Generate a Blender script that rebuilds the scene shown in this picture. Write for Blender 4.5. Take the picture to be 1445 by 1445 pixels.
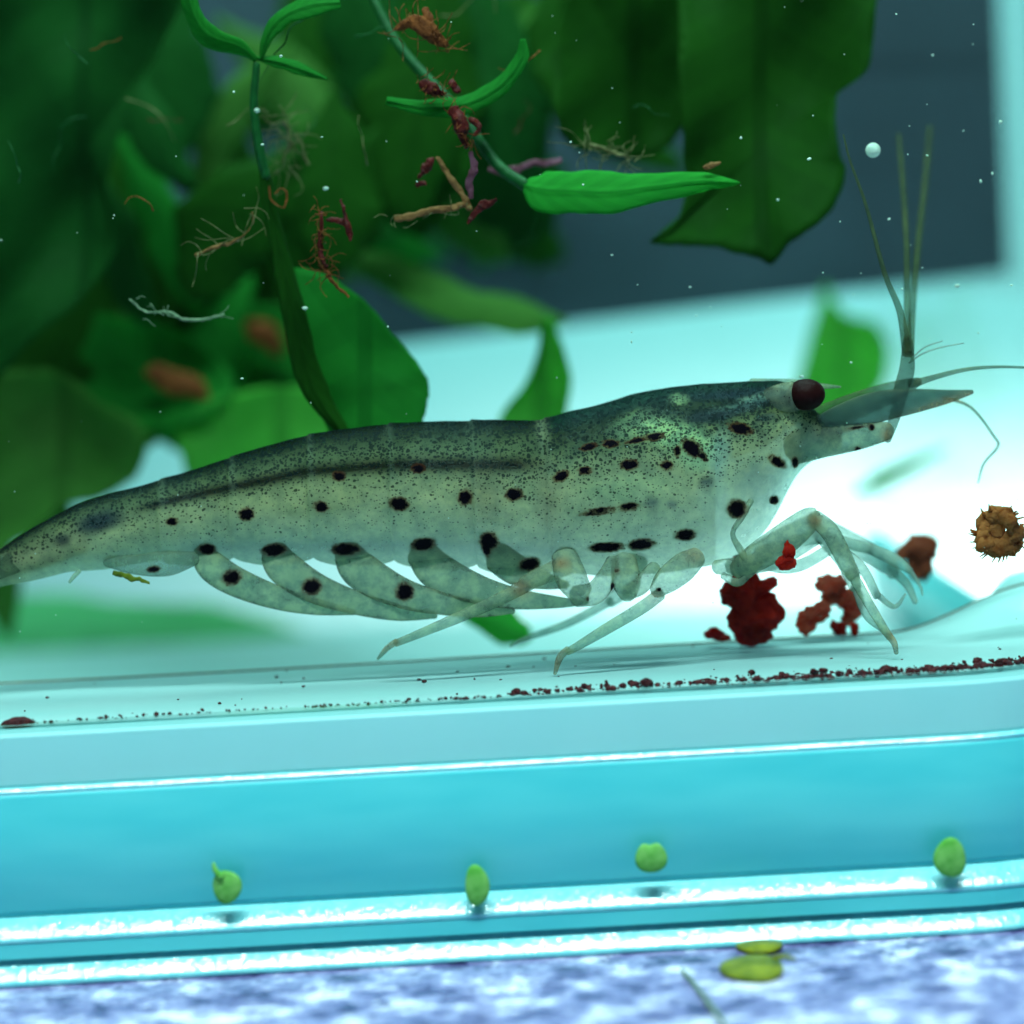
import bpy, math, random
import numpy as np
random.seed(7); rng = np.random.default_rng(7)
for o in list(bpy.data.objects): bpy.data.objects.remove(o)
scene = bpy.context.scene
C = scene.collection
# ------------------------------------------------------------------ camera, world, lamps, exposure
S = 1 / 30000.0          # design unit (1/30 mm) to metres
D = 3900.0               # camera to the shrimp's mid plane
PITCH, ROLL = math.radians(5), math.radians(3.2)
_f = np.array([0, math.cos(PITCH), -math.sin(PITCH)])
_u0 = np.array([0, math.sin(PITCH), math.cos(PITCH)]); _r0 = np.array([1.0, 0, 0])
_up = _u0 * math.cos(ROLL) + _r0 * math.sin(ROLL)
_rt = _r0 * math.cos(ROLL) - _u0 * math.sin(ROLL)
_cam = -_f * D
cd = bpy.data.cameras.new('camera'); cam = bpy.data.objects.new('camera', cd); C.objects.link(cam)
import mathutils
m3 = mathutils.Matrix(((_rt[0], _up[0], -_f[0]), (_rt[1], _up[1], -_f[1]), (_rt[2], _up[2], -_f[2])))
cam.matrix_world = mathutils.Matrix.Translation(mathutils.Vector(_cam * S)) @ m3.to_4x4()
cd.sensor_width = 36; cd.lens = 36 * D / 1445.0
cd.clip_start = 0.005; cd.clip_end = 5
cd.dof.use_dof = True; cd.dof.focus_distance = (D - 105) * S; cd.dof.aperture_fstop = 27; cd.dof.aperture_blades = 0
scene.camera = cam
w = bpy.data.worlds.new('World'); scene.world = w; w.use_nodes = True
w.node_tree.nodes['Background'].inputs[0].default_value = (0.5, 0.95, 1.0, 1)
w.node_tree.nodes['Background'].inputs[1].default_value = 0.10
scene.view_settings.view_transform = 'Standard'; scene.view_settings.look = 'None'
scene.view_settings.exposure = 0; scene.view_settings.gamma = 1
scene.cycles.transparent_max_bounces = 20; scene.cycles.max_bounces = 3; scene.cycles.diffuse_bounces = 2; scene.cycles.glossy_bounces = 2
scene.cycles.transmission_bounces = 3; scene.cycles.caustics_reflective = False; scene.cycles.caustics_refractive = False; scene.cycles.use_light_tree = False

def lamp(name, loc, target, sx, sy, radiance, col, spread=180):
    l = bpy.data.lights.new(name, 'AREA'); l.shape = 'RECTANGLE'; l.size = sx * S; l.size_y = sy * S
    l.energy = radiance * math.pi * sx * S * sy * S; l.color = col; l.spread = math.radians(spread)
    o = bpy.data.objects.new(name, l); C.objects.link(o); o.location = mathutils.Vector(loc) * S
    d = mathutils.Vector(target) - mathutils.Vector(loc)
    o.rotation_euler = d.to_track_quat('-Z', 'Y').to_euler()
    return o
lamp('aquarium_lamp', (600, 1300, 4200), (550, 1100, 0), 4000, 3000, 7.5, (0.58, 1.0, 0.94))
lamp('added_back_light', (300, 5000, 3600), (300, 6500, 700), 4400, 500, 13, (0.46, 1.0, 1.0))  # added light out of view, brightens the backdrop
lamp('added_side_light', (2400, 2900, 1500), (1250, 3400, -500), 900, 600, 42, (1.0, 0.88, 0.84), 75)  # added warm light out of view, whitens the sheet at right
lamp('added_strip_light', (0, -2200, 4200), (0, -300, -500), 4400, 45, 950, (0.70, 0.99, 0.98))  # added strip light out of view, gives the base beads their highlights

# ------------------------------------------------------------------ helpers
def at(px, py, Y=0.0):
    d = _f * D + _rt * (px - 722.5) + _up * (722.5 - py)
    return _cam + d * ((Y - _cam[1]) / d[1])
def proj(V):
    v = np.asarray(V) - _cam; z = v @ _f
    return np.stack([722.5 + (v @ _rt) / z * D, 722.5 - (v @ _up) / z * D], 1)
BASE = {}
def thing(name, base, label, cat, group=None, kind=None):
    o = bpy.data.objects.new(name, None); C.objects.link(o); o.empty_display_size = 0.001
    o.location = mathutils.Vector(base) * S; BASE[o.name] = np.array(base, float)
    tag(o, label, cat, group, kind); return o
def tag(o, label=None, cat=None, group=None, kind=None):
    if label: o['label'] = label
    if cat: o['category'] = cat
    if group: o['group'] = group
    if kind: o['kind'] = kind
    return o
def obj(name, V, F, mat, parent=None, smooth=True, base=None, attrs=None):
    V = np.asarray(V, float)
    if parent is not None: b = BASE[parent.name]
    elif base is not None: b = np.asarray(base, float)
    else: b = np.array([V[:, 0].mean(), V[:, 1].mean(), V[:, 2].min()])
    me = bpy.data.meshes.new(name); me.from_pydata(((V - b) * S).tolist(), [], F)
    if smooth: me.polygons.foreach_set('use_smooth', [True] * len(me.polygons))
    if attrs:
        for k, a in attrs.items():
            if a.ndim == 1:
                at_ = me.attributes.new(k, 'FLOAT', 'POINT'); at_.data.foreach_set('value', a.astype(np.float32))
            else:
                at_ = me.attributes.new(k, 'FLOAT_COLOR', 'POINT')
                c4 = np.ones((len(a), 4), np.float32); c4[:, :3] = a; at_.data.foreach_set('color', c4.ravel())
    me.materials.append(mat); me.update()
    o = bpy.data.objects.new(name, me); C.objects.link(o); BASE[o.name] = b
    if parent is not None: o.parent = parent
    else: o.location = mathutils.Vector(b) * S
    return o
def sub(name, V, F, mat, part, **k):      # child of a part (part sits at its root's base)
    return obj(name, V, F, mat, part, **k)
def cr(P, n):                             # Catmull-Rom through rows of P, n samples
    P = np.asarray(P, float); k = len(P)
    if k == 2: return P[0] + (P[1] - P[0]) * np.linspace(0, 1, n)[:, None]
    Q = np.vstack([2 * P[0] - P[1], P, 2 * P[-1] - P[-2]])
    t = np.linspace(0, k - 1 - 1e-6, n); i = t.astype(int); f = (t - i)[:, None]
    a, b, c, d = Q[i], Q[i + 1], Q[i + 2], Q[i + 3]
    return 0.5 * (2 * b + (c - a) * f + (2 * a - 5 * b + 4 * c - d) * f ** 2 + (3 * b - a - 3 * c + d) * f ** 3)
def tube(path, n=24, m=10, flat=1.0, caps=True):
    """path rows: px, py, Y, radius (in the picture plane); flat = depth radius / radius"""
    P = cr(path, n); W = np.array([at(*p[:3]) for p in P]); R = np.maximum(P[:, 3], 0.4)
    T = np.gradient(W, axis=0); T /= np.linalg.norm(T, axis=1)[:, None] + 1e-9
    Y = np.array([0, 1.0, 0]); U = np.cross(T, Y); U /= np.linalg.norm(U, axis=1)[:, None] + 1e-6
    B = np.cross(U, T)
    a = np.linspace(0, 2 * math.pi, m, endpoint=False)
    if caps:
        W = np.vstack([W[:1] - T[:1] * R[0] * .55, W[:1] - T[:1] * R[0] * .3, W, W[-1:] + T[-1:] * R[-1] * .3, W[-1:] + T[-1:] * R[-1] * .55])
        U = np.vstack([U[:1], U[:1], U, U[-1:], U[-1:]]); B = np.vstack([B[:1], B[:1], B, B[-1:], B[-1:]])
        R = np.concatenate([[R[0] * .3, R[0] * .75], R, [R[-1] * .75, R[-1] * .3]])
    k = len(W)
    V = (W[:, None, :] + U[:, None, :] * (np.cos(a)[None, :, None] * R[:, None, None]) + B[:, None, :] * (np.sin(a)[None, :, None] * R[:, None, None] * flat)).reshape(-1, 3)
    F = [(i * m + j, i * m + (j + 1) % m, (i + 1) * m + (j + 1) % m, (i + 1) * m + j) for i in range(k - 1) for j in range(m)]
    F += [tuple(range(m))[::-1], tuple(range((k - 1) * m, k * m))]
    return V, F
def merge(parts):
    V, F, o = [], [], 0
    for v, f in parts:
        V.append(v); F += [tuple(i + o for i in q) for q in f]; o += len(v)
    return np.vstack(V), F
def vnoise(P, seed, scale):               # smooth pseudo noise from sines
    r = np.random.default_rng(seed); out = np.zeros(len(P))
    for k in range(6):
        d = r.normal(size=3); d *= scale * (0.6 + 0.5 * k) / np.linalg.norm(d)
        out += np.sin(P @ d + r.uniform(0, 6.28)) / (1 + 0.5 * k)
    return out / 2.5
def blob(c, rad, seed, amp=0.3, freq=2.2, nu=20, nv=28):
    u = np.linspace(0.06, math.pi - 0.06, nu); v = np.linspace(0, 2 * math.pi, nv, endpoint=False)
    N = np.array([[math.sin(a) * math.cos(b), math.sin(a) * math.sin(b), math.cos(a)] for a in u for b in v])
    k = 1 + amp * vnoise(N, seed, freq) + amp * .4 * vnoise(N, seed + 50, freq * 3)
    V = np.asarray(c) + N * k[:, None] * np.asarray(rad)
    F = [(i * nv + j, i * nv + (j + 1) % nv, (i + 1) * nv + (j + 1) % nv, (i + 1) * nv + j) for i in range(nu - 1) for j in range(nv)]
    F += [tuple(range(nv))[::-1], tuple(range((nu - 1) * nv, nu * nv))]
    return V, F
def leaf(spine, n=40, m=13, cup=0.18, wave=0.06, tilt=0.3, th=5, seed=0, rag=.05):
    """spine rows: px, py, Y, left width, right width (picture plane); a solid thin blade"""
    P = cr(spine, n); q_ = np.linspace(0, 1, n)
    for c_ in (3, 4): P[:, c_] *= 1 + rag * (np.sin(q_ * 13 + seed * 1.7 + c_) + .6 * np.sin(q_ * 29 + seed * 2.3 + 2 * c_) + .35 * np.sin(q_ * 61 + seed))
    W = np.array([at(*p[:3]) for p in P])
    T = np.gradient(W, axis=0); T /= np.linalg.norm(T, axis=1)[:, None] + 1e-9
    Y = np.array([0, 1.0, 0]); U = np.cross(T, Y); U /= np.linalg.norm(U, axis=1)[:, None] + 1e-6
    B = np.cross(U, T)
    s = np.linspace(-1, 1, m); L = np.maximum(P[:, 3], .5); R = np.maximum(P[:, 4], .5)
    wd = np.where(s[None, :] < 0, L[:, None], R[:, None]) * s[None, :]
    big = (L + R)[:, None] * .5
    ph = np.linspace(0, 1, n)[:, None]
    dep = wd * tilt + big * cup * (s[None, :] ** 2) + big * wave * np.sin(ph * 17 + seed) * s[None, :] + big * wave * np.cos(ph * 9 + 2 * seed) * np.abs(s[None, :])
    mid = W[:, None, :] + U[:, None, :] * wd[:, :, None] * (1 + .05 * np.sin(ph * 21 + seed * 3))[:, :, None] + B[:, None, :] * dep[:, :, None]
    t = th * (1 - 0.75 * np.abs(s[None, :]) ** 3) * np.minimum(1, big / 12)
    t = t + th * .8 * np.exp(-(s[None, :] / .07) ** 2)
    up = mid + B[:, None, :] * t[:, :, None]; dn = mid - B[:, None, :] * t[:, :, None]
    V = np.vstack([up.reshape(-1, 3), dn.reshape(-1, 3)]); o = n * m; F = []
    for i in range(n - 1):
        for j in range(m - 1):
            a = i * m + j; F.append((a, a + 1, a + m + 1, a + m)); F.append((o + a, o + a + m, o + a + m + 1, o + a + 1))
        for j in (0, m - 1):
            a = i * m + j; F.append((a, a + m, o + a + m, o + a) if j == 0 else (a, o + a, o + a + m, a + m))
    for i in (0, n - 1):
        for j in range(m - 1):
            a = i * m + j; F.append((a, o + a, o + a + 1, a + 1) if i == 0 else (a, a + 1, o + a + 1, o + a))
    sv = np.tile(s, n); lv = np.repeat(np.linspace(0, 1, n), m)
    return V, F, {'across': np.concatenate([sv, sv]), 'along': np.concatenate([lv, lv])}
def srgb(r, g, b):
    f = lambda c: (c / 255 / 12.92) if c / 255 <= 0.04045 else ((c / 255 + 0.055) / 1.055) ** 2.4
    return (f(r), f(g), f(b), 1)

# ------------------------------------------------------------------ materials
class G:
    def __init__(s, name):
        s.m = bpy.data.materials.new(name); s.m.use_nodes = True; s.t = s.m.node_tree; s.t.nodes.clear()
        s.out = s.n('ShaderNodeOutputMaterial')
    def n(s, ty, **k):
        nd = s.t.nodes.new(ty)
        for a, v in k.items():
            if a.startswith('i_'):
                key = a[2:]; key = int(key) if key.isdigit() else key.replace('_', ' ')
                s.set(nd.inputs[key], v)
            else: setattr(nd, a, v)
        return nd
    def set(s, sock, v):
        if isinstance(v, bpy.types.NodeSocket): s.t.links.new(v, sock)
        else: sock.default_value = v
    def mix(s, f, a, b, mode='MIX'):
        nd = s.n('ShaderNodeMix', data_type='RGBA', blend_type=mode)
        s.set(nd.inputs[0], f); s.set(nd.inputs[6], a); s.set(nd.inputs[7], b); return nd.outputs[2]
    def math(s, op, a, b=0.0, clamp=False):
        nd = s.n('ShaderNodeMath', operation=op, use_clamp=clamp); s.set(nd.inputs[0], a); s.set(nd.inputs[1], b); return nd.outputs[0]
    def coord(s, scale=(1, 1, 1)):
        tc = s.n('ShaderNodeTexCoord'); mp = s.n('ShaderNodeMapping'); mp.inputs['Scale'].default_value = tuple(x / S for x in scale)
        s.t.links.new(tc.outputs['Object'], mp.inputs['Vector']); return mp.outputs[0]      # design units
    def noise(s, vec, scale, detail=3, rough=.55):
        return s.n('ShaderNodeTexNoise', i_Vector=vec, i_Scale=scale, i_Detail=detail, i_Roughness=rough).outputs[0]
    def ramp(s, f, stops, interp='LINEAR'):
        nd = s.n('ShaderNodeValToRGB', i_Fac=f); e = nd.color_ramp; e.interpolation = interp
        while len(e.elements) < len(stops): e.elements.new(.5)
        for el, (p, c) in zip(e.elements, stops): el.position = p; el.color = c if len(c) == 4 else (*c, 1)
        return nd.outputs[0]
    def bump(s, h, strength=.3, dist=1):
        return s.n('ShaderNodeBump', i_Height=h, i_Strength=strength, i_Distance=dist * S).outputs[0]
    def attr(s, name): return s.n('ShaderNodeAttribute', attribute_name=name)
    def done(s, sh): s.t.links.new(sh, s.out.inputs[0]); return s.m
    def mixs(s, f, a, b):
        nd = s.n('ShaderNodeMixShader'); s.set(nd.inputs[0], f); s.t.links.new(a, nd.inputs[1]); s.t.links.new(b, nd.inputs[2]); return nd.outputs[0]
    def pbr(s, col, rough=.4, normal=None, spec=.5, coat=0):
        p = s.n('ShaderNodeBsdfPrincipled'); s.set(p.inputs['Base Color'], col); s.set(p.inputs['Roughness'], rough)
        p.inputs['Specular IOR Level'].default_value = spec; p.inputs['Coat Weight'].default_value = coat
        if normal is not None: s.t.links.new(normal, p.inputs['Normal'])
        return p.outputs[0]
    def transl(s, col):
        t = s.n('ShaderNodeBsdfTranslucent'); s.set(t.inputs[0], col); return t.outputs[0]
    def clear(s, col=(1, 1, 1, 1)):
        t = s.n('ShaderNodeBsdfTransparent'); s.set(t.inputs[0], col); return t.outputs[0]

def mat_clear(name, tint, gloss=.5):
    g = G(name); fr = g.n('ShaderNodeFresnel', i_IOR=1.25).outputs[0]
    gl = g.n('ShaderNodeBsdfGlossy', i_Roughness=.08).outputs[0]
    return g.done(g.mixs(g.math('MULTIPLY', fr, gloss), g.clear(tint), gl))
def mat_plastic(name, col, col2, rough, bumps=.1, see=0.0, tl=.35, streak=(1, 1, 1), spec=.5, nscale=.02):
    g = G(name); v = g.coord(streak); nz = g.noise(v, nscale, 2); c = g.mix(nz, col, col2)
    b = g.bump(g.noise(v, nscale * 3, 2), bumps, 6) if bumps > .2 else None
    sh = g.mixs(tl, g.pbr(c, rough, b, spec), g.transl(c))
    if see: sh = g.mixs(see, sh, g.clear((.85, 1, 1, 1)))
    return g.done(sh)
def mat_leaf(name, c1, c2, tl=.45, rough=.35):
    g = G(name); v = g.coord(); nz = g.noise(v, .012, 2); n2 = g.noise(v, .07, 2)
    c = g.mix(g.math('MULTIPLY_ADD', nz, 1.0), c1, c2); c = g.mix(g.math('MULTIPLY', n2, .35), c, c1)
    ac = g.attr('across').outputs[2]; al = g.attr('along').outputs[2]
    ab = g.math('ABSOLUTE', ac)
    rib = g.math('LESS_THAN', ab, .045)
    ve = g.math('SINE', g.math('ADD', g.math('MULTIPLY', al, 60.0), g.math('MULTIPLY', ab, -9.0)))
    ve = g.math('POWER', g.math('MULTIPLY_ADD', ve, .5), 1.0)
    vein = g.math('MULTIPLY', g.math('GREATER_THAN', ve, .46), .14)
    c = g.mix(g.math('MAXIMUM', vein, g.math('MULTIPLY', rib, .35)), c, tuple(x * .45 for x in c1[:3]) + (1,))
    ct = g.mix(1.0, c, (1.3, 1.7, .8, 1), 'MULTIPLY')
    return g.done(g.mixs(tl, g.pbr(c, .5, None, .015), g.transl(ct)))
def mat_rough(name, c1, c2, scale=.05, rough=.6, tl=.15, bumps=.6, spec=.12):
    g = G(name); v = g.coord(); nz = g.noise(v, scale, 3, .65)
    c = g.ramp(nz, [(.3, c1), (.7, c2)]); b = g.bump(g.noise(v, scale * 2.5, 2), bumps, 6)
    return g.done(g.mixs(tl, g.pbr(c, rough, b, spec), g.transl(c)))

def mat_shrimp(name, see=.15, tl=.4, speck=1.0):
    g = G(name); v = g.coord()
    tint = g.attr('tint').outputs[0]; spot = g.attr('spot').outputs[2]; dens = g.attr('dens').outputs[2]
    n1 = g.noise(v, .03, 3); n2 = g.noise(v, .18, 2)
    c = g.mix(1.0, tint, g.ramp(n1, [(.3, (.75, .8, .8)), (.7, (1.2, 1.15, 1.08))]), 'MULTIPLY')
    mo = g.attr('mott').outputs[2]; n3 = g.noise(v, .055, 4, .7)
    c = g.mix(mo, c, g.mix(1.0, c, g.ramp(n3, [(.34, (.16, .22, .24)), (.47, (.7, .8, .75)), (.6, (1.5, 1.45, 1.1))]), 'MULTIPLY'))
    # fine chromatophore specks, each a little dark star
    wv = g.n('ShaderNodeVectorMath', operation='ADD'); 
    nc = g.n('ShaderNodeTexNoise', i_Vector=v, i_Scale=.12, i_Detail=2); sc = g.n('ShaderNodeVectorMath', operation='SCALE', i_0=nc.outputs[1]); sc.inputs['Scale'].default_value = 5
    g.t.links.new(v, wv.inputs[0]); g.t.links.new(sc.outputs[0], wv.inputs[1])
    st = g.n('ShaderNodeMapping', i_Vector=wv.outputs[0]); st.inputs['Scale'].default_value = (1, .3, 1.25)
    tot = None
    for s_, r_ in ((.17, .70), (.27, .66)):
        vo = g.n('ShaderNodeTexVoronoi', i_Vector=st.outputs[0], i_Scale=s_); 
        rnd = g.n('ShaderNodeSeparateColor', i_0=vo.outputs[1]).outputs[0]
        keep = g.math('LESS_THAN', rnd, g.math('MULTIPLY', dens, speck))
        size = g.math('MULTIPLY', g.math('ADD', rnd, .45), r_ * .62)
        dd = g.math('MULTIPLY', g.math('SUBTRACT', size, vo.outputs[0]), 9.0, True)
        k = g.math('MULTIPLY', keep, dd)
        tot = k if tot is None else g.math('MAXIMUM', tot, k)
    c = g.mix(g.math('MULTIPLY', tot, .86), c, (.008, .017, .018, 1))
    # large dark spots with ragged rims and a warm edge
    sp = g.math('ADD', spot, g.math('MULTIPLY', g.math('SUBTRACT', n2, .5), .85))
    rim = g.math('MULTIPLY', g.math('ADD', sp, .22), 3.2, True); core = g.math('MULTIPLY', g.math('SUBTRACT', sp, .02), 3.6, True)
    c = g.mix(g.math('MULTIPLY', rim, .75), c, (.11, .03, .01, 1)); c = g.mix(core, c, (.006, .004, .008, 1))
    b = g.bump(g.noise(v, .05, 2), .2, 5)
    pb = g.pbr(c, .4, b, 0.02)
    sh = g.mixs(tl, pb, g.transl(c))
    se = g.math('MULTIPLY', g.math('SUBTRACT', 1.0, g.math('MAXIMUM', rim, g.math('MULTIPLY', tot, .7))), g.math('ADD', g.attr('glass').outputs[2], see))
    return g.done(g.mixs(se, sh, g.clear((.9, 1, .97, 1))))

M = {}
M['pane'] = mat_clear('clear_acrylic', (.985, 1, 1, 1), .3)
g_ = G('water'); M['water'] = g_.done(g_.clear((.94, .995, .985, 1)))
g_ = G('clear_acrylic_wall'); M['wall'] = g_.done(g_.clear((.985, 1, 1, 1)))
M['floor'] = mat_plastic('milky_plastic', srgb(184, 232, 230), srgb(200, 236, 234), .35, .06, .1, .4, nscale=.008, spec=.1)
M['slab'] = mat_plastic('milky_plastic_edge', srgb(158, 224, 224), srgb(172, 228, 228), .4, .05, .1, .4, nscale=.006, spec=.15)
M['skirt'] = mat_plastic('turquoise_plastic', srgb(44, 184, 194), srgb(104, 220, 220), .32, .05, 0, .25, (.22, 1, 1), nscale=.016)
M['bead'] = mat_plastic('polished_plastic_bead', srgb(96, 206, 214), srgb(150, 226, 228), .17, .3, 0, .2, (1.6, 1, .5), 1.0, .03)
def mat_counter():
    g = G('speckled_granite'); v = g.coord()
    a = g.noise(v, .012, 5, .75); b = g.noise(v, .028, 4, .7)
    c = g.ramp(a, [(.38, srgb(50, 40, 88)), (.45, srgb(104, 100, 150)), (.54, srgb(146, 144, 186)), (.62, srgb(222, 222, 236))])
    c = g.mix(g.ramp(b, [(.57, (0, 0, 0)), (.63, (1, 1, 1))]), c, srgb(66, 54, 104))
    return g.done(g.pbr(c, .3, g.bump(b, .15, 6), .5))
M['counter'] = mat_counter()
def mat_sheet():
    g = G('pale_sheet'); v = g.coord(); c = g.mix(g.noise(v, .0012, 2), srgb(172, 214, 216), srgb(186, 222, 222))
    return g.done(g.pbr(c, .8, None, .2))
M['sheet'] = mat_sheet()
M['slate'] = mat_rough('dark_slate_plastic', srgb(24, 40, 50), srgb(32, 48, 58), .004, .6, 0, .05, .3)
M['leaf_dark'] = mat_leaf('leaf_dark', srgb(9, 44, 11), srgb(28, 74, 18), .4)
M['leaf_teal'] = mat_leaf('leaf_teal', srgb(9, 46, 18), srgb(24, 76, 28), .4)
M['leaf_mid'] = mat_leaf('leaf_mid', srgb(16, 96, 34), srgb(36, 122, 42), .5)
M['leaf_bright'] = mat_leaf('leaf_bright', srgb(22, 124, 40), srgb(48, 150, 54), .5)
M['leaf_olive'] = mat_leaf('leaf_olive', srgb(44, 92, 36), srgb(74, 124, 54), .5)
M['leaf_pale'] = mat_leaf('leaf_pale', srgb(70, 150, 104), srgb(110, 186, 140), .5)
M['leaf_fresh'] = mat_leaf('leaf_fresh', srgb(44, 128, 50), srgb(88, 164, 70), .6)
M['stem'] = mat_rough('plant_stem', srgb(14, 66, 30), srgb(26, 92, 40), .05, .4, .3, .3)
M['rust'] = mat_rough('rust_brown_fibre', srgb(84, 42, 20), srgb(150, 84, 40), .08, .7, .35)
M['dred'] = mat_rough('dark_red_fragment', srgb(30, 8, 8), srgb(104, 32, 26), .06, .5, .2)
M['tan'] = mat_rough('tan_stalk', srgb(112, 74, 40), srgb(156, 116, 70), .06, .6, .35)
M['pink'] = mat_rough('pink_petal', srgb(84, 40, 48), srgb(134, 88, 104), .04, .5, .35)
M['hair'] = mat_rough('pale_hair', srgb(96, 92, 50), srgb(140, 140, 96), .05, .6, .4)
M['whitethread'] = mat_rough('white_thread', srgb(96, 124, 92), srgb(146, 170, 134), .05, .5, .4)
M['food'] = mat_rough('red_food', srgb(170, 16, 10), srgb(228, 60, 34), .06, .3, .68, .9, .1)
M['food2'] = mat_rough('orange_red_food', srgb(226, 70, 44), srgb(246, 160, 130), .05, .4, .78, .6, .1)
M['brown'] = mat_rough('brown_food', srgb(120, 56, 38), srgb(170, 92, 62), .03, .6, .6, .6, .1)
M['flake'] = mat_rough('amber_flake', srgb(160, 84, 36), srgb(230, 160, 90), .06, .5, .7, .6, .1)
M['duck'] = mat_rough('duckweed', srgb(84, 176, 60), srgb(150, 210, 120), .03, .35, .4, .3)
M['duckd'] = mat_rough('duckweed_olive', srgb(64, 88, 24), srgb(150, 156, 40), .02, .35, .3, .3)
M['grit'] = mat_rough('grit', srgb(38, 8, 18), srgb(96, 36, 36), .12, .4, .1)
M['speck'] = mat_rough('pale_speck', srgb(190, 214, 196), srgb(226, 236, 220), .05, .5, .4)
M['shrimp'] = mat_shrimp('shrimp_shell', .15, .55, 1.0)
M['limb'] = mat_shrimp('shrimp_limb', .49, .65, .55)
M['thin'] = mat_shrimp('shrimp_membrane', .49, .5, .35)
for k_ in ('shrimp', 'limb', 'thin'): M[k_].use_transparent_shadow = False
def mat_eye():
    g = G('eye'); v = g.coord(); lw = g.n('ShaderNodeTexVoronoi', i_Vector=v, i_Scale=.25).outputs[0]
    c = g.mix(g.noise(v, .03, 3), srgb(8, 2, 3), srgb(44, 15, 14))
    return g.done(g.pbr(c, .45, g.bump(lw, .3, 1), .04, 0))
M['eye'] = mat_eye()

# ------------------------------------------------------------------ counter, backdrop
def grid(x0, x1, y0, y1, z, nx=2, ny=2):
    X = np.linspace(x0, x1, nx); Yv = np.linspace(y0, y1, ny)
    V = [(x, y, z) for y in Yv for x in X]; F = [(j * nx + i, j * nx + i + 1, (j + 1) * nx + i + 1, (j + 1) * nx + i) for j in range(ny - 1) for i in range(nx - 1)]
    return np.array(V, float), F
ZC = -556.0
tag(obj('counter', *grid(-9000, 9000, -6500, 9000, ZC), M['counter'], smooth=False, base=(0, 0, ZC)), kind='structure')
prof = [(420, ZC + 3)] + [(3300 + 3200 * math.sin(a), ZC + 3 + 3200 * (1 - math.cos(a))) for a in np.linspace(0, math.pi / 2, 24)] + [(6500, 7000)]
V = np.array([(x, y, z) for (y, z) in prof for x in (-7000, 7000)], float)
F = [(2 * i, 2 * i + 1, 2 * i + 3, 2 * i + 2) for i in range(len(prof) - 1)]
tag(obj('backdrop', V, F, M['sheet'], base=(0, 3500, ZC)), kind='structure')

# ------------------------------------------------------------------ the tank
XL, XR, YF, YB, RC = -1750.0, 560.0, -250.0, 2500.0, 230.0
ZF = -225.0
def plan(n=40):
    p = [(x, YF) for x in np.linspace(XL, XR, 60)]
    p += [(XR + RC * math.sin(a), YF + RC - RC * math.cos(a)) for a in np.linspace(0, math.pi / 2, 24)[1:]]
    p += [(XR + RC, y) for y in np.linspace(YF + RC, YB, 20)[1:]]
    return np.array(p)
PL = plan(); TN = np.gradient(PL, axis=0); TN /= np.linalg.norm(TN, axis=1)[:, None]; NO = np.stack([TN[:, 1], -TN[:, 0]], 1)
def sweep(prof, path=PL, no=NO, closed=True, wob=0, seed=1):
    prof = np.asarray(prof, float); k, m = len(path), len(prof); V = []
    for i, (p, q) in enumerate(zip(path, no)):
        for (n_, z) in prof: V.append((p[0] + q[0] * n_, p[1] + q[1] * n_, z))
    V = np.array(V)
    F = [(i * m + j, (i + 1) * m + j, (i + 1) * m + (j + 1) % m, i * m + (j + 1) % m) for i in range(k - 1) for j in range(m if closed else m - 1)]
    if closed: F += [tuple(range(m)), tuple(range((k - 1) * m, k * m))[::-1]]
    return V, F
tank = thing('tank', (-400, 1000, ZC), 'clear plastic tank with turquoise base rim standing on speckled granite', 'tank')
ZT = 2600.0
obj('front_wall', *sweep([(2, ZF + 3), (50, ZF + 3), (50, ZT), (2, ZT)]), M['pane'], tank, smooth=False)
def box(x0, x1, y0, y1, z0, z1):
    V = [(x, y, z) for x in (x0, x1) for y in (y0, y1) for z in (z0, z1)]
    return np.array(V, float), [(0, 1, 3, 2), (4, 6, 7, 5), (0, 4, 5, 1), (2, 3, 7, 6), (0, 2, 6, 4), (1, 5, 7, 3)]
obj('back_wall', *box(XL, XR + RC + 50, YB + 1, YB + 49, -470, ZT), M['wall'], tank, smooth=False)
obj('right_wall', *box(XR + RC + 2, XR + RC + 50, 330, YB, -470, ZF + 2), M['wall'], tank, smooth=False)
obj('left_wall', *box(XL - 50, XL - 2, YF, YB, -470, ZT), M['wall'], tank, smooth=False)
# floor: a raised front strip that drops to a lower middle
nx, ny = 150, 70; V = []
for x in np.linspace(XL, XR + RC - .5, nx):
    yf = YF if x < XR else YF + RC - math.sqrt(max(RC ** 2 - (x - XR) ** 2, 0))
    ys = np.concatenate([np.linspace(yf, 140, 18)[:-1], np.linspace(140, 330, 34)[:-1], np.linspace(330, YB, 19)])
    for y in ys:
        t = min(max((y - 150) / 150, 0), 1); t = t * t * (3 - 2 * t)
        cx = min(max((x - 540) / 230, 0), 1); cy = min(max((y + 20) / 160, 0), 1)
        fq = min(max((y - 300) / 400, 0), 1); cs = cx * cx * (3 - 2 * cx) * (1 - fq * fq * (3 - 2 * fq))
        V.append((x, y, ZF - 240 * t * (1 - cs) + 64 * cs * cy + 2.0 * math.sin(x * .004)))
ny = len(ys)
F = [(i * ny + j, (i + 1) * ny + j, (i + 1) * ny + j + 1, i * ny + j + 1) for i in range(nx - 1) for j in range(ny - 1)]
obj('floor', np.array(V), F, M['floor'], tank)
kq = int(np.argmax(PL[:, 1] > 300)) + 1
fl = [(x, 152, ZF + 1 + 2.0 * math.sin(x * .004)) for x in np.linspace(XL, 545, 60)] + [(x, 152, ZF + 1 + 64 * (lambda c_: c_ * c_ * (3 - 2 * c_))((x - 540) / 230) + 2.0 * math.sin(x * .004)) for x in np.linspace(552, 770, 24)]
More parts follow.
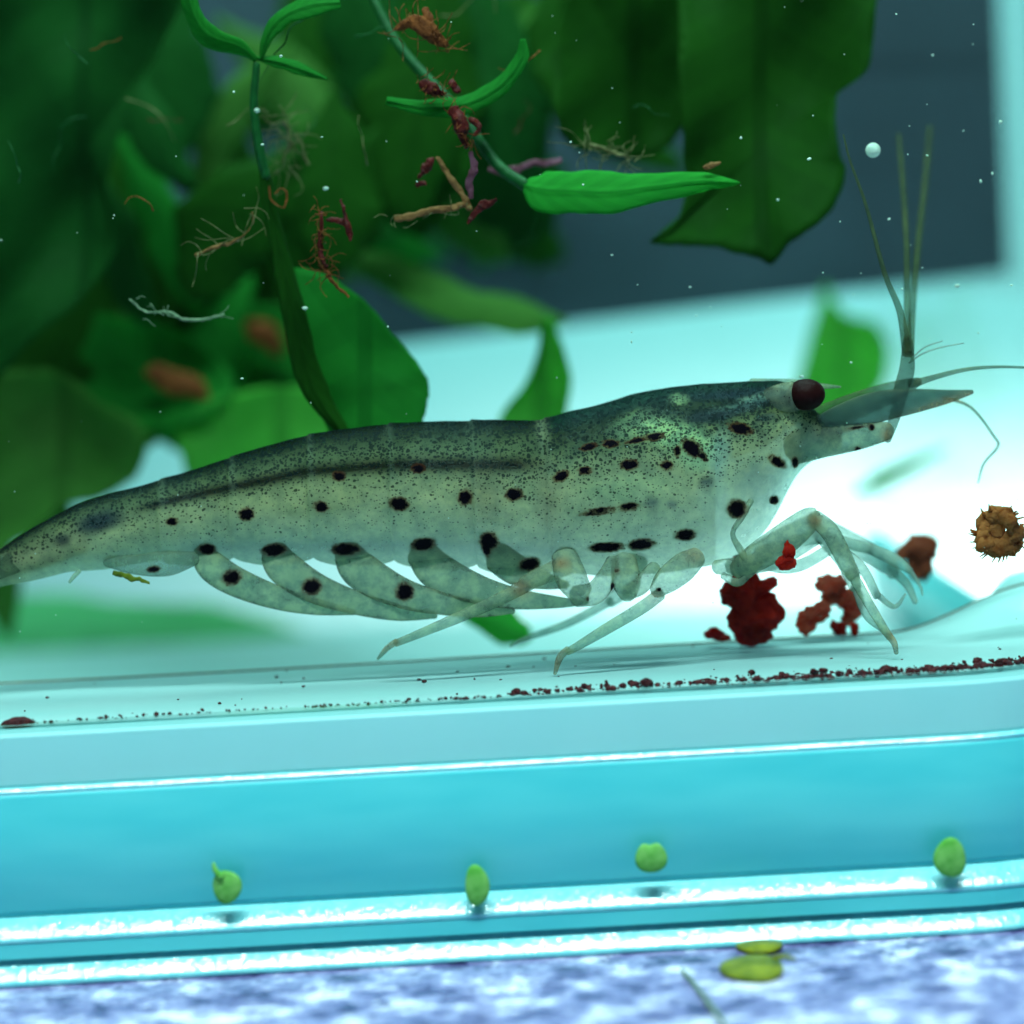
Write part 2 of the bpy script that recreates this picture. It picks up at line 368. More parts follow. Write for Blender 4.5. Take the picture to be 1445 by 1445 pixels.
fv = np.array([(x, y + 1.6 * math.cos(a_), z + 1.6 * math.sin(a_)) for x, y, z in fl for a_ in np.linspace(0, 6.283, 6, endpoint=False)])
obj('floor_edge_fringe', fv, [(i * 6 + j, i * 6 + (j + 1) % 6, (i + 1) * 6 + (j + 1) % 6, (i + 1) * 6 + j) for i in range(len(fl) - 1) for j in range(6)], M['tan'], tank)  # yellow refraction fringe modelled as a tan tube along the floor ridge
obj('base_slab', *sweep([(-40, ZF - 6), (50, ZF - 4), (53, ZF - 8), (54, -296), (50, -303), (-40, -303)], PL[:kq], NO[:kq]), M['slab'], tank, smooth=False)
sk = [(53 + 3.2 * math.cos(a), -306 + 3.2 * math.sin(a)) for a in np.linspace(0, 2 * math.pi, 12, endpoint=False)]
zz = np.linspace(-306, -470, 22)
pr = [(58 + 9 * math.sin(math.pi * (-309 - z) / 161), z) for z in zz]
pr += [(pr[-1][0] - 30, -470), (pr[0][0] - 40, -306)]
obj('skirt', *sweep(pr), M['skirt'], tank)
def beadprof(cn, cz, rn, rz, k=20): return [(cn + rn * math.cos(a), cz + rz * math.sin(a)) for a in np.linspace(0, 2 * math.pi, k, endpoint=False)]
def facet(n0, z0, n1, z1, bulge, back, k=9):
    t_ = np.linspace(0, 1, k); dn, dz = n1 - n0, z1 - z0; l_ = math.hypot(dn, dz); nx_, nz_ = -dz / l_, dn / l_
    p = [(n0 + dn * q + nx_ * bulge * 4 * q * (1 - q), z0 + dz * q + nz_ * bulge * 4 * q * (1 - q)) for q in t_]
    return p + [(n1 - 2, z1 - 4), (back, z1 - 4), (back, z0 - 2)]
obj('edge_bead', *sweep(facet(54.5, -299, 59.5, -304.5, .3, 40)), M['bead'], tank)
obj('rim_bead', *sweep(facet(56, -470, 84, -497, 1.3, 30)), M['bead'], tank)
pr = [(40, -498), (82, -502), (83, -521), (40, -530)]
obj('rim_groove', *sweep(pr), M['skirt'], tank, smooth=False)
obj('foot_rim', *sweep(facet(68, -522, 98, -551, 1.5, 30)), M['bead'], tank)

wv, wf = box(XL, XR + RC - 2, YF + 1, YB - 1, -480, 2300)
# water body follows the walls
pl2 = [(x, y) for (x, y) in PL] + [(XL, YB)]
pl2 = [(min(x, XR + RC - 2), max(y + 1, YF + 1) if y < YB else YB - 2) for x, y in pl2]
n = len(pl2); V = np.array([(x, y, -215.0) for x, y in pl2] + [(x, y, 2300.0) for x, y in pl2])
F = [(i, (i + 1) % n, n + (i + 1) % n, n + i) for i in range(n)] + [tuple(range(n, 2 * n))]
tag(obj('water', V, F, M['water'], smooth=False, base=(0, 1000, -215)), kind='structure')

# dark filter box hung on the back wall
fb = thing('filter_box', at(820, 430, 2560) * 1.0, 'dark slate filter box hung behind the tank above the pale gap', 'filter box')
a = at(1424, 385, 2552); bl = at(560, 487, 2552)
z0 = at(950, 452, 2552)[2]
fv, ff = box(-2600, a[0], 2552, 2900, z0, 2650)
sl = (a[2] - bl[2]) / (a[0] - bl[0])
for q in range(8):
    if fv[q, 2] < 2000: fv[q, 2] = a[2] + sl * (fv[q, 0] - a[0])
obj('body', fv, ff, M['slate'], fb, smooth=False)
obj('hanger', *box(-400, -250, 2440, 2900, 2651, 2690), M['slate'], fb, smooth=False)
obj('seam', *box(-2600, a[0] - 20, 2546, 2551, z0 + 560, z0 + 572), M['slate'], fb, smooth=False)

# ------------------------------------------------------------------ the shrimp
SPOTS = [(243,736,9,6,0),(348,726,12,9,0),(453,715,12,8,10),(563,711,15,10,10),(656,702,11,11,0),(725,698,14,9,-5),
 (292,775,12,8,0),(387,776,17,9,-5),(488,775,20,9,0),(597,768,17,9,-8),(690,764,13,13,0),(686,772,6,14,-10),(747,796,15,9,-15),
 (478,672,10,7,0),(590,661,11,7,0),(792,672,13,7,-25),(826,664,11,6,0),(888,656,14,8,-5),(941,657,10,7,5),(976,632,17,11,35),(993,645,9,5,40),
 (830,631,13,5,-15),(862,626,13,6,0),(898,621,18,4,-12),(924,616,14,6,-10),(845,722,28,5,-8),(888,715,15,6,-5),(956,637,5,8,0),
 (856,772,25,7,-3),(905,768,19,8,-6),(967,755,15,8,-5),(1040,718,14,13,0),(1096,651,15,7,30),(1122,652,5,8,0),(1092,706,7,6,0),
 (327,815,14,11,-10),(440,828,14,12,0),(571,835,13,13,0),(217,803,10,5,-10),(1045,605,18,8,15),(871,805,4,5,0),(864,828,3,6,0),(930,832,4,3,0),(829,845,3,4,0),
 (1210,633,6,3,0),(1230,603,5,5,0),(1205,605,16,3,-12)]
SOFT = [(996,681,11,10,0,.8),(919,709,11,9,0,.75),(949,713,7,7,0,.65),(140,737,38,15,-14,.9),(88,762,13,9,-10,.8),(1075,680,36,30,0,.4),(1000,588,46,10,-8,.8),(1062,572,34,6,-15,.7),(1080,590,18,7,-20,.7),(1050,555,46,7,-8,.6),(905,590,40,8,-25,.5),(940,585,26,6,-10,.5),(1000,558,60,6,-5,.5)]
PALE = [(955,615,55,22,20,.8),(985,640,30,24,20,.8),(900,600,40,18,-15,.4),(1015,640,16,34,10,.5),(1005,700,22,30,20,.3),(890,690,70,22,-5,.3),(1078,560,40,8,-12,.45),(958,563,14,8,0,.5),(1040,575,50,5,-10,.35),(1145,625,18,24,0,.4)]
def ell(px, py, e):
    a = math.radians(e[4]); dx = px - e[0]; dy = py - e[1]
    u = (dx * math.cos(a) + dy * math.sin(a)) / e[2]; v = (-dx * math.sin(a) + dy * math.cos(a)) / e[3]
    return np.sqrt(u * u + v * v)
TOP = np.array([(-70,838),(-30,802),(0,776),(40,749),(75,729),(110,712),(160,696),(200,686),(225,678),(260,668),(310,652),(360,636),(420,619),(480,607),(540,600),(600,596),(660,595),(720,594),(765,593),(785,590),(805,583),(850,571),(900,557),(950,547),(1000,542),(1060,538),(1105,537),(1125,545),(1145,572),(1165,590),(1185,600)], float)
BOT = np.array([(-70,852),(-30,838),(0,827),(60,816),(100,806),(150,803),(200,794),(250,786),(280,784),(400,784),(500,786),(600,789),(700,797),(780,806),(850,812),(930,808),(1000,797),(1045,778),(1075,750),(1095,716),(1110,685),(1128,660),(1150,646),(1165,640),(1185,634)], float)
WID = np.array([(-70,8),(-30,22),(0,28),(100,40),(225,52),(350,62),(500,74),(650,80),(765,82),(790,88),(900,100),(1000,98),(1060,86),(1110,66),(1150,42),(1185,26)], float)
SEG = [228, 328, 440, 553, 668, 772]
def smoothi(x, T):
    y = np.interp(x, T[:, 0], T[:, 1]); return y
def paint(V, kind='body', base_c=None, edge=None):
    P = proj(V); px, py = P[:, 0], P[:, 1]
    sp = np.full(len(px), -1.0)
    for e in SPOTS: sp = np.maximum(sp, np.clip(1 - ell(px, py, e), -1, 1))
    if kind in ('limb', 'thin'): pass
    t = smoothi(px, TOP); b = smoothi(px, BOT); v = np.clip((py - t) / (b - t), 0, 1.3)
    stops = np.array([0, .06, .2, .36, .55, .8, 1.0, 1.3])
    cols = np.array([srgb(*c)[:3] for c in ((14,20,18),(40,52,42),(104,118,88),(156,162,122),(194,192,148),(196,194,156),(196,200,170),(190,200,176))])  # dark back to pale belly: denser pigment plus backlit shade in the colour
    tint = np.stack([np.interp(v, stops, cols[:, k]) for k in range(3)], 1)
    if kind != 'body':
        base = np.array(srgb(192, 200, 178)[:3]) if kind == 'limb' else np.array(srgb(186, 202, 194)[:3])
        if base_c is not None: base = np.array(srgb(*base_c)[:3])
        tint = np.tile(base, (len(px), 1))
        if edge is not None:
            k = (np.abs(edge) ** 7)[:, None] * .7; tint = tint * (1 - k) + np.array(srgb(104, 96, 66)[:3]) * k  # rims tinted darker, painting in the longer light path through shell edges
        joint = {'limb': [(735,832,14,12,0),(792,795,12,8,0),(925,845,14,14,0),(980,785,16,12,0),(1150,735,10,10,0),(1262,905,10,22,0),(787,935,12,22,0),(545,912,22,12,0),(1250,615,8,14,0),(1330,570,60,7,-18)], 'thin': []}[kind]
        for e in joint:
            k = np.exp(-ell(px, py, e) ** 2)[:, None]; tint = tint * (1 - .8 * k) + np.array(srgb(206, 150, 118)[:3]) * .8 * k
    def blend(col, k):
        nonlocal tint
        k = np.clip(k, 0, 1)[:, None]; tint = tint * (1 - k) + np.array(srgb(*col)[:3]) * k
    if kind == 'body':
        car = 1 / (1 + np.exp(-(px - 775) / 6))
        blend((16, 30, 27), car * np.clip(1 - v / .34, 0, 1) * .95)
        gy = np.interp(px, [180, 260, 430, 560, 760], [722, 702, 666, 656, 656]); gw = np.interp(px, [180, 300, 560, 760], [6, 9, 11, 13])
        blend((26, 12, 22), np.exp(-((py - gy) / gw) ** 2) * .97 * np.clip((px - 180) / 40, 0, 1) * np.clip((790 - px) / 60, 0, 1))
        ly = np.interp(px, [250, 600, 800], [775, 770, 778])
        blend((84, 96, 100), np.exp(-((py - ly) / 11) ** 2) * .6 * np.clip((px - 240) / 40, 0, 1) * np.clip((830 - px) / 60, 0, 1))
        for s_ in SEG[:-1]: blend((150, 170, 150), np.exp(-((px - s_ - (py - 680) * .06) / 5) ** 2) * .14)
        blend((150, 158, 128), np.exp(-((px - 770 - (py - 640) * .12) / 8) ** 2) * .6 * np.clip(1.2 - v * 1.3, 0, 1))
        blend((150, 120, 84), np.exp(-(ell(px, py, (685, 710, 26, 40, -20))) ** 2) * .35)
        blend((150, 112, 86), np.exp(-(ell(px, py, (775, 715, 18, 40, 0))) ** 2) * .3)
        blend((30, 66, 60), np.exp(-((v - .03) / .05) ** 2) * .6 * car)
    for e in PALE: blend((186, 216, 166) if e[0] < 1000 else (158, 188, 184), np.exp(-ell(px, py, e) ** 4) * e[5])
    for e in SOFT: blend((30, 44, 66), np.exp(-ell(px, py, e) ** 4) * e[5])
    dens = np.interp(v, [0, .3, .45, .75, 1], [1.0, .92, .62, .36, .12]) * (1 if kind == 'body' else .3)
    dens = dens * np.where((px > 1000) & (v > .55), .25, 1)
    mott = .25 * np.ones(len(px))
    if kind == 'body':
        mott = np.maximum(mott, np.exp(-ell(px, py, (1030, 580, 130, 46, -6)) ** 4) * .95)
        mott = np.maximum(mott, np.exp(-ell(px, py, (950, 610, 90, 36, 5)) ** 4) * .8)
        mott = np.maximum(mott, .5 * (v < .3) * (px > 775))
    elif kind == 'limb': mott = mott + .25
    return {'tint': tint, 'spot': sp, 'dens': dens, 'mott': mott, 'glass': .32 * np.clip((v - .5) / .5, 0, 1) ** 1.2 + .1 * (px > 1010) * (v > .45) if kind == 'body' else np.zeros(len(px))}
shrimp = thing('shrimp', (at(722, 900, 0)[0], 0, ZF), 'translucent grey-green shrimp with rows of dark spots standing on tank floor', 'shrimp')
xs = np.linspace(-70, 1185, 520); nr = 120
ph = np.linspace(0, 2 * math.pi, nr, endpoint=False)
def smooth1(y, k=9):
    w_ = np.hanning(k + 2)[1:-1]; w_ /= w_.sum(); return np.convolve(np.pad(y, k // 2, 'edge'), w_, 'valid')
tp = smooth1(np.interp(xs, TOP[:, 0], TOP[:, 1])); bt = smooth1(np.interp(xs, BOT[:, 0], BOT[:, 1]), 15); wd = smooth1(np.interp(xs, WID[:, 0], WID[:, 1]), 25)
ridge = np.zeros_like(xs)
for s0, s1 in zip(SEG[:-1], SEG[1:]):
    q = np.clip((xs - s0) / (s1 - s0), 0, 1); bt = bt + 13 * np.sin(np.pi * q) ** .6 * ((xs > s0) & (xs < s1))
for s_ in SEG:
    d = xs - s_; ridge += np.where(d >= 0, np.exp(-d / 40), 0) * .10
V = []
for i, x in enumerate(xs):
    mid = (tp[i] + bt[i]) / 2; h = (bt[i] - tp[i]) / 2
    e = .82
    cy = np.sign(np.sin(ph)) * np.abs(np.sin(ph)) ** e; cw = np.sign(np.cos(ph)) * np.abs(np.cos(ph)) ** .9
    px = x + 0.05 * (cy * h); py = mid + cy * h * (1 + ridge[i] * .25)
    c = np.array([at(a_, b_, 0) for a_, b_ in zip(px, py)])
    c[:, 1] += cw * wd[i] * (1 + ridge[i]) * (1 - .18 * np.clip(cy, 0, 1))
    V.append(c)
V = np.vstack(V); k = len(xs)
V[:, 1] += 2.2 * vnoise(V, 3, .05)
V[:, 2] += 1.0 * vnoise(V, 5, .07)
F = [(i * nr + j, i * nr + (j + 1) % nr, (i + 1) * nr + (j + 1) % nr, (i + 1) * nr + j) for i in range(k - 1) for j in range(nr)] + [tuple(range(nr)), tuple(range((k - 1) * nr, k * nr))]
body = obj('body', V, F, M['shrimp'], shrimp, attrs=paint(V))
def limb(name, paths, mat='limb', kind='limb', flat=.7, n=40, m=16, parent=shrimp, c=None):
    if isinstance(paths[0][0], (list, tuple)):          # a jointed leg: first segment is the part, the others its sub-parts
        first = limb(name, paths[0], mat, kind, flat, n, m, parent, c)
        for q, p in enumerate(paths[1:]): limb('leg_segment' if q == 0 else 'claw', p, mat, kind, flat, n, m, first, c)
        return first
    v, f = tube(paths, n, m, flat)
    eg = np.tile(np.cos(np.linspace(0, 2 * math.pi, m, endpoint=False)), len(v) // m)
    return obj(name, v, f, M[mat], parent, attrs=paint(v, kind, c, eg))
for Y in (-62, 62):
    c = at(1137, 557, Y); u = np.linspace(.03, math.pi - .03, 24); vv = np.linspace(0, 2 * math.pi, 32, endpoint=False)
    ev = np.array([c + np.array([27 * math.sin(a_) * math.cos(b_), 25 * math.sin(a_) * math.sin(b_), 22 * math.cos(a_)]) for a_ in u for b_ in vv])
    ef = [(i * 32 + j, i * 32 + (j + 1) % 32, (i + 1) * 32 + (j + 1) % 32, (i + 1) * 32 + j) for i in range(23) for j in range(32)] + [tuple(range(32))[::-1], tuple(range(23 * 32, 24 * 32))]
    stalk = limb('eyestalk', [(1085, 566, Y * .6, 18), (1105, 562, Y * .85, 21), (1122, 559, Y, 21)], flat=.9)
    sub('eye', ev, ef, M['eye'], stalk)
limb('rostrum', [(1060, 541, 0, 7), (1120, 541, 0, 6), (1160, 545, 0, 4), (1186, 546, 0, 1.5)], flat=.4)
# antennal bases and feelers
for Y in (-34, 30):
    limb('antennal_scale', [(1150, 606, Y, 14), (1185, 592, Y, 20), (1235, 575, Y, 22), (1290, 566, Y, 17), (1335, 560, Y, 10), (1372, 553, Y, 3)], flat=.22, n=50, c=(104, 130, 126))
    limb('antenna_base', [(1120, 632, Y, 24), (1160, 624, Y, 22), (1210, 616, Y, 19), (1254, 608, Y, 13)], flat=.4)
limb('antennule_base', [(1252, 622, -30, 5), (1262, 590, -28, 8), (1272, 550, -24, 11), (1280, 520, -20, 11), (1281, 480, -18, 7)], flat=.7, c=(88, 104, 84))
limb('antennule_base', [(1140, 596, -8, 16), (1180, 583, -10, 19), (1225, 566, -14, 18), (1270, 549, -16, 13), (1297, 538, -16, 6)], flat=.7, c=(88, 104, 84))
limb('antennule', [(1280, 500, -18, 7), (1270, 440, -22, 5), (1248, 385, -30, 3.6), (1222, 290, -45, 2.4), (1200, 228, -60, 1.6), (1190, 190, -70, 1)], flat=1, n=60, c=(104, 112, 76))
limb('antennule', [(1281, 500, -14, 6), (1280, 430, 60, 5), (1279, 340, 160, 4.5), (1273, 250, 300, 4), (1268, 190, 420, 3)], flat=1, n=60, c=(104, 112, 76))
limb('antennule', [(1284, 500, -10, 6), (1288, 430, 90, 5), (1296, 340, 220, 5), (1306, 250, 360, 4.5), (1312, 180, 500, 4)], flat=1, n=60, c=(104, 112, 76))
limb('antenna', [(1285, 543, -16, 6), (1320, 532, -20, 4), (1360, 522, -24, 3), (1400, 518, -26, 2.2), (1450, 519, -28, 1.8), (1510, 526, -28, 1.2)], flat=1, n=60, c=(120, 118, 88))
limb('antenna', [(1330, 560, 10, 3), (1370, 575, 30, 2), (1402, 615, 45, 2), (1408, 630, 50, 2), (1388, 655, 50, 1.8), (1380, 682, 50, 1.2)], flat=1, n=60, c=(120, 118, 88))
limb('bristle', [(1283, 512, -20, 1.6), (1300, 500, -24, 1.3), (1325, 491, -28, 1.2), (1360, 484, -30, .9)], 'thin', 'thin', flat=1)
limb('bristle', [(1286, 506, -20, 1.3), (1305, 490, -24, 1.2), (1330, 481, -28, .9)], 'thin', 'thin', flat=1)
# head appendages and legs
limb('maxilliped', [(1060, 706, -86, 4), (1048, 728, -92, 4), (1034, 752, -96, 3.5), (1044, 775, -95, 5), (1060, 800, -90, 6)], flat=1)
limb('front_leg', [[(1040, 806, -70, 14), (1062, 790, -88, 19), (1105, 762, -96, 22), (1140, 735, -92, 18), (1152, 732, -90, 13)],
                   [(1148, 730, -92, 12), (1172, 752, -100, 13), (1200, 805, -106, 11), (1207, 815, -106, 9)],
                   [(1200, 806, -106, 8), (1225, 850, -112, 7), (1246, 885, -116, 6), (1256, 900, -118, 5)], [(1254, 896, -118, 5), (1262, 908, -120, 4.5), (1265, 922, -121, 3)]], n=30)
limb('front_leg', [[(1040, 800, 20, 14), (1090, 770, 30, 17), (1150, 738, 36, 15)], [(1148, 735, 36, 12), (1200, 765, 34, 15), (1250, 795, 30, 14), (1262, 812, 28, 8)], [(1256, 800, 28, 8), (1280, 825, 20, 6), (1292, 850, 10, 4)]], 'thin', 'thin', n=30)
limb('front_leg', [[(1030, 800, -20, 12), (1090, 790, -40, 14), (1160, 752, -50, 12)], [(1156, 752, -50, 11), (1190, 790, -60, 12), (1208, 830, -66, 9)], [(1206, 826, -66, 6), (1222, 868, -70, 5), (1250, 892, -74, 4)]], 'thin', 'thin', n=30)
limb('front_leg', [[(1060, 790, -30, 10), (1120, 800, -50, 9), (1180, 770, -56, 8)], [(1178, 770, -56, 7), (1215, 800, -50, 7), (1238, 842, -46, 6)], [(1236, 838, -46, 5), (1262, 856, -40, 3.5), (1278, 838, -36, 1.5)]], 'thin', 'thin', n=24)
limb('front_leg', [[(1070, 780, 0, 9), (1150, 760, 8, 9), (1230, 775, 12, 8)], [(1228, 774, 12, 8), (1262, 790, 10, 9), (1285, 806, 8, 5)], [(1282, 802, 8, 4), (1298, 826, 4, 2.5), (1302, 840, 2, 1.2)]], 'thin', 'thin', n=24)
limb('mouthpart', [(1020, 812, -76, 5), (1040, 822, -80, 6), (1056, 812, -82, 5), (1075, 795, -80, 4)], flat=.8)
limb('mouthpart', [(1010, 800, -60, 10), (1035, 800, -66, 13), (1060, 796, -66, 11), (1085, 780, -60, 7)], flat=.6)
limb('walking_leg', [[(796, 782, -60, 18), (806, 815, -84, 22), (820, 838, -90, 17)], [(812, 842, -90, 15), (840, 836, -88, 16), (858, 812, -80, 14), (866, 790, -70, 10)]], n=28)
limb('walking_leg', [[(880, 790, -66, 18), (884, 822, -88, 20), (886, 842, -92, 12)], [(884, 838, -92, 10), (905, 825, -90, 13), (925, 800, -80, 10)]], n=28)
limb('walking_leg', [[(985, 785, -70, 14), (965, 800, -90, 20), (940, 820, -98, 18), (925, 836, -98, 10)], [(932, 838, -98, 9), (905, 858, -98, 9), (860, 885, -96, 8), (815, 912, -92, 6), (800, 920, -90, 5)], [(802, 916, -90, 5), (790, 928, -90, 5), (783, 951, -90, 2.5)]], n=30)
limb('walking_leg', [[(800, 798, -40, 14), (765, 812, -74, 13), (738, 826, -84, 11)], [(742, 826, -84, 10), (700, 848, -84, 9), (650, 870, -80, 8), (590, 895, -72, 6), (558, 908, -66, 5)], [(560, 905, -66, 4.5), (546, 915, -50, 4), (533, 930, -40, 2)]], n=34)
limb('walking_leg', [[(900, 790, 50, 16), (880, 830, 80, 14), (860, 850, 84, 9)], [(862, 848, 84, 7), (800, 880, 80, 6), (740, 902, 74, 4), (720, 912, 72, 2)]], 'thin', 'thin', n=28)
# swimmerets: broad base with a spot, blade swept forward along the belly
for Y in (-34, 34):
    kf = 'limb'
    limb('swimmeret', [(284, 778, Y, 16), (300, 800, Y - 6, 22), (335, 822, Y - 10, 21), (390, 843, Y - 12, 17), (445, 856, Y - 10, 12), (500, 864, Y - 8, 4)], kf, 'limb', .1, 60)
    limb('swimmeret', [(385, 778, Y, 20), (402, 802, Y - 10, 25), (445, 830, Y - 14, 22), (500, 850, Y - 14, 17), (560, 864, Y - 12, 12), (615, 869, Y - 10, 4)], kf, 'limb', .1, 60)
    limb('swimmeret', [(488, 778, Y, 20), (510, 806, Y - 12, 27), (565, 836, Y - 18, 22), (625, 852, Y - 16, 16), (680, 860, Y - 12, 11), (725, 862, Y - 10, 4)], kf, 'limb', .1, 60)
    limb('swimmeret', [(592, 778, Y, 22), (620, 808, Y - 12, 27), (675, 832, Y - 16, 21), (730, 845, Y - 12, 15), (790, 850, Y - 8, 8), (830, 850, Y - 6, 3)], kf, 'limb', .1, 60)
    limb('swimmeret', [(700, 785, Y, 22), (730, 805, Y - 10, 22), (765, 818, Y - 12, 14), (800, 826, Y - 8, 5)], kf, 'limb', .1, 60)
limb('side_plate', [(150, 792, -30, 8), (190, 797, -36, 14), (235, 795, -40, 18), (275, 788, -40, 10)], 'thin', 'thin', .3, c=(146, 164, 146))
# tail fan
for Y, dy, r in ((-30, 0, 16), (-12, -8, 14), (14, -4, 14), (32, 4, 16)):
    limb('tail_blade', [(120, 768 + dy, Y * .3, 8), (60, 782 + dy, Y * .6, r), (20, 793 + dy, Y * .9, r), (-30, 812 + dy, Y * 1.3, r), (-110, 850 + dy, Y * 1.6, 6)], flat=.25, n=40, c=(116, 130, 112))
limb('telson', [(60, 760, 0, 18), (20, 778, 0, 14), (-40, 810, 0, 9), (-100, 842, 0, 4)], flat=.5, c=(96, 112, 100))
limb('tail_spine', [(112, 806, -30, 3), (104, 814, -32, 3), (98, 822, -33, 2)], flat=1)

# ------------------------------------------------------------------ plants
def L(name, spine, mat, parent, **k):
    v, f, a_ = leaf(spine, **k); return obj(name, v, f, M[mat], parent, attrs=a_)
def poly_leaf(parent, outline, Y, mat, bulge=25, seed=0, slope=(0, 0), th=4, nr_=10, k=120):
    O = np.array(outline, float); c = O.mean(0); O = np.vstack([O, O[:1]]); O = cr(O, k + 1)[:-1]
    r0 = np.random.default_rng(seed); ang = np.linspace(0, 6.283, k, endpoint=False)
    jag = sum(np.sin(ang * f_ + r0.uniform(0, 6)) * a_ for f_, a_ in ((9, .008), (17, .007), (31, .005)))
    rows = []; up = []; dn = []; ac = []; al = []
    for q in np.linspace(.04, 1, nr_):
        P_ = c + (O - c) * (q * (1 + jag * q))[:, None]
        for p_ in P_:
            W_ = at(p_[0], p_[1], Y + slope[0] * (p_[0] - c[0]) + slope[1] * (p_[1] - c[1]))
            d_ = bulge * (1 - q * q) + bulge * .8 * math.sin(p_[0] * .021 + seed) * math.sin(p_[1] * .017 + seed * 2) + bulge * .1 * q * math.sin(p_[0] * .06 + p_[1] * .05)
            t_ = th * (1.1 - q * q); up.append(W_ + [0, d_ - t_, 0]); dn.append(W_ + [0, d_ + t_, 0]); ac.append((p_[0] - c[0]) / 240); al.append((p_[1] - c[1]) / 900)
    n0 = len(up); F_ = [(i * k + j, i * k + (j + 1) % k, (i + 1) * k + (j + 1) % k, (i + 1) * k + j) for i in range(nr_ - 1) for j in range(k)] + [tuple(range(k))[::-1]]
    F_ += [tuple(n0 + q for q in f_[::-1]) for f_ in F_] + [((nr_ - 1) * k + j, (nr_ - 1) * k + (j + 1) % k, n0 + (nr_ - 1) * k + (j + 1) % k, n0 + (nr_ - 1) * k + j) for j in range(k)]
    return obj('leaf', np.array(up + dn), F_, M[mat], parent, attrs={'across': np.array(ac * 2), 'along': np.array(al * 2)})
G_P = 'water plants behind the shrimp'
p1 = thing('water_plant', at(430, 560, 150), 'sharp mid-green plant with broad leaf above the shrimp\'s abdomen', 'plant', G_P)
L('leaf', [(372, 240, 100, 7, 7), (388, 320, 105, 12, 10), (412, 430, 110, 17, 15), (432, 520, 116, 18, 18), (458, 575, 120, 14, 16), (492, 622, 124, 5, 6)], 'leaf_dark', p1, seed=2, tilt=.8, cup=.5)
obj('stem', *tube([(362, 90, 90, 5), (358, 150, 92, 6), (366, 210, 95, 7), (375, 250, 100, 7)], 30, 10), M['stem'], p1)
L('leaf', [(362, 85, 90, 4, 4), (338, 66, 85, 10, 12), (295, 50, 80, 14, 16), (272, 15, 80, 12, 14), (262, -40, 80, 8, 8)], 'leaf_mid', p1, seed=3, tilt=.5)
L('leaf', [(368, 85, 90, 3, 3), (378, 50, 85, 10, 9), (400, 24, 80, 14, 13), (440, 8, 80, 16, 15), (480, 4, 84, 8, 8)], 'leaf_mid', p1, seed=4, tilt=.7)
L('leaf', [(362, 82, 92, 3, 3), (395, 88, 90, 9, 9), (430, 100, 95, 8, 8), (462, 112, 100, 2, 2)], 'leaf_mid', p1, seed=5, tilt=.5)
p2 = thing('water_plant', at(750, 270, 60), 'bright pointed leaf on a thin stalk reaching across the dark filter box', 'plant', G_P)
L('leaf', [(742, 262, 90, 10, 12), (765, 268, 80, 30, 26), (805, 270, 70, 34, 32), (860, 272, 62, 28, 28), (920, 264, 58, 23, 20), (985, 256, 55, 16, 14), (1020, 257, 52, 9, 8), (1044, 258, 50, 1, 1)], 'leaf_bright', p2, seed=6, tilt=.25, cup=.12, wave=.03)
obj('stem', *tube([(742, 262, 92, 9), (700, 230, 120, 8), (640, 150, 160, 8), (560, 60, 240, 7), (500, -60, 300, 7)], 30, 10), M['stem'], p2)
L('leaf', [(545, 142, 70, 6, 6), (600, 152, 70, 12, 12), (655, 148, 72, 14, 14), (705, 122, 75, 13, 13), (735, 84, 78, 10, 10), (738, 55, 80, 4, 4)], 'leaf_mid', p2, seed=7, tilt=.5)
p3 = thing('water_plant', at(1090, 330, 400), 'large dark ruffled leaf plant beside the upright feelers', 'plant', G_P)
poly_leaf(p3, [(960,-40),(1100,-50),(1236,-40),(1235,10),(1225,95),(1185,130),(1180,165),(1184,210),(1192,240),(1180,285),(1150,318),(1115,340),(1092,372),(1062,362),(1020,352),(975,347),(945,345),(915,342),(945,325),(962,300),(968,240),(962,170),(955,80)], 340, 'leaf_dark', 40, 3, (0, -.25))
poly_leaf(p3, [(800,-60),(1010,-60),(1010,60),(985,150),(930,215),(860,222),(790,190),(780,80)], 520, 'leaf_dark', 40, 4, (.2, .1))
poly_leaf(p1, [(415,375),(470,392),(520,430),(560,478),(592,515),(606,548),(600,580),(585,620),(500,650),(462,610),(440,540),(425,460)], 190, 'leaf_mid', 20, 5, (.1, -.2))
p4 = thing('water_plant', at(800, 100, 700), 'dense dark green clump of leaves over the middle of the tank', 'plant', G_P)
for i, (x, y, dx, dy, wd_, Y, mt) in enumerate([(840, -60, 40, 270, 80, 600, 'leaf_dark'), (760, -60, -20, 260, 80, 560, 'leaf_dark'), (690, -40, 30, 300, 80, 700, 'leaf_teal'), (900, -70, 20, 220, 80, 760, 'leaf_dark'), (610, -60, 10, 380, 95, 640, 'leaf_dark'), (540, 40, 60, 300, 85, 800, 'leaf_dark'), (470, -80, 30, 300, 90, 700, 'leaf_teal'), (660, 130, 30, 220, 80, 900, 'leaf_teal'), (560, 180, -40, 220, 80, 620, 'leaf_dark'), (720, 210, 50, 130, 60, 950, 'leaf_teal'), (450, 130, -30, 260, 70, 560, 'leaf_dark')]):
    Y += 350; x += 25 * math.sin(i * 2.1); dx += 90 * math.sin(i * 1.3)
    L('leaf', [(x, y, Y, 8, 8), (x + dx * .3, y + dy * .3, Y - 20, wd_ * .8, wd_ * .8), (x + dx * .6, y + dy * .6, Y - 30, wd_, wd_), (x + dx * .9, y + dy * .9, Y - 20, wd_ * .55, wd_ * .55), (x + dx, y + dy, Y, 3, 3)], mt, p4, seed=i + 10, tilt=.5 - .13 * (i % 7), rag=.1)
p5 = thing('water_plant', at(90, 700, 600), 'dark teal bush of broad leaves beside the shrimp\'s tail', 'plant', G_P)
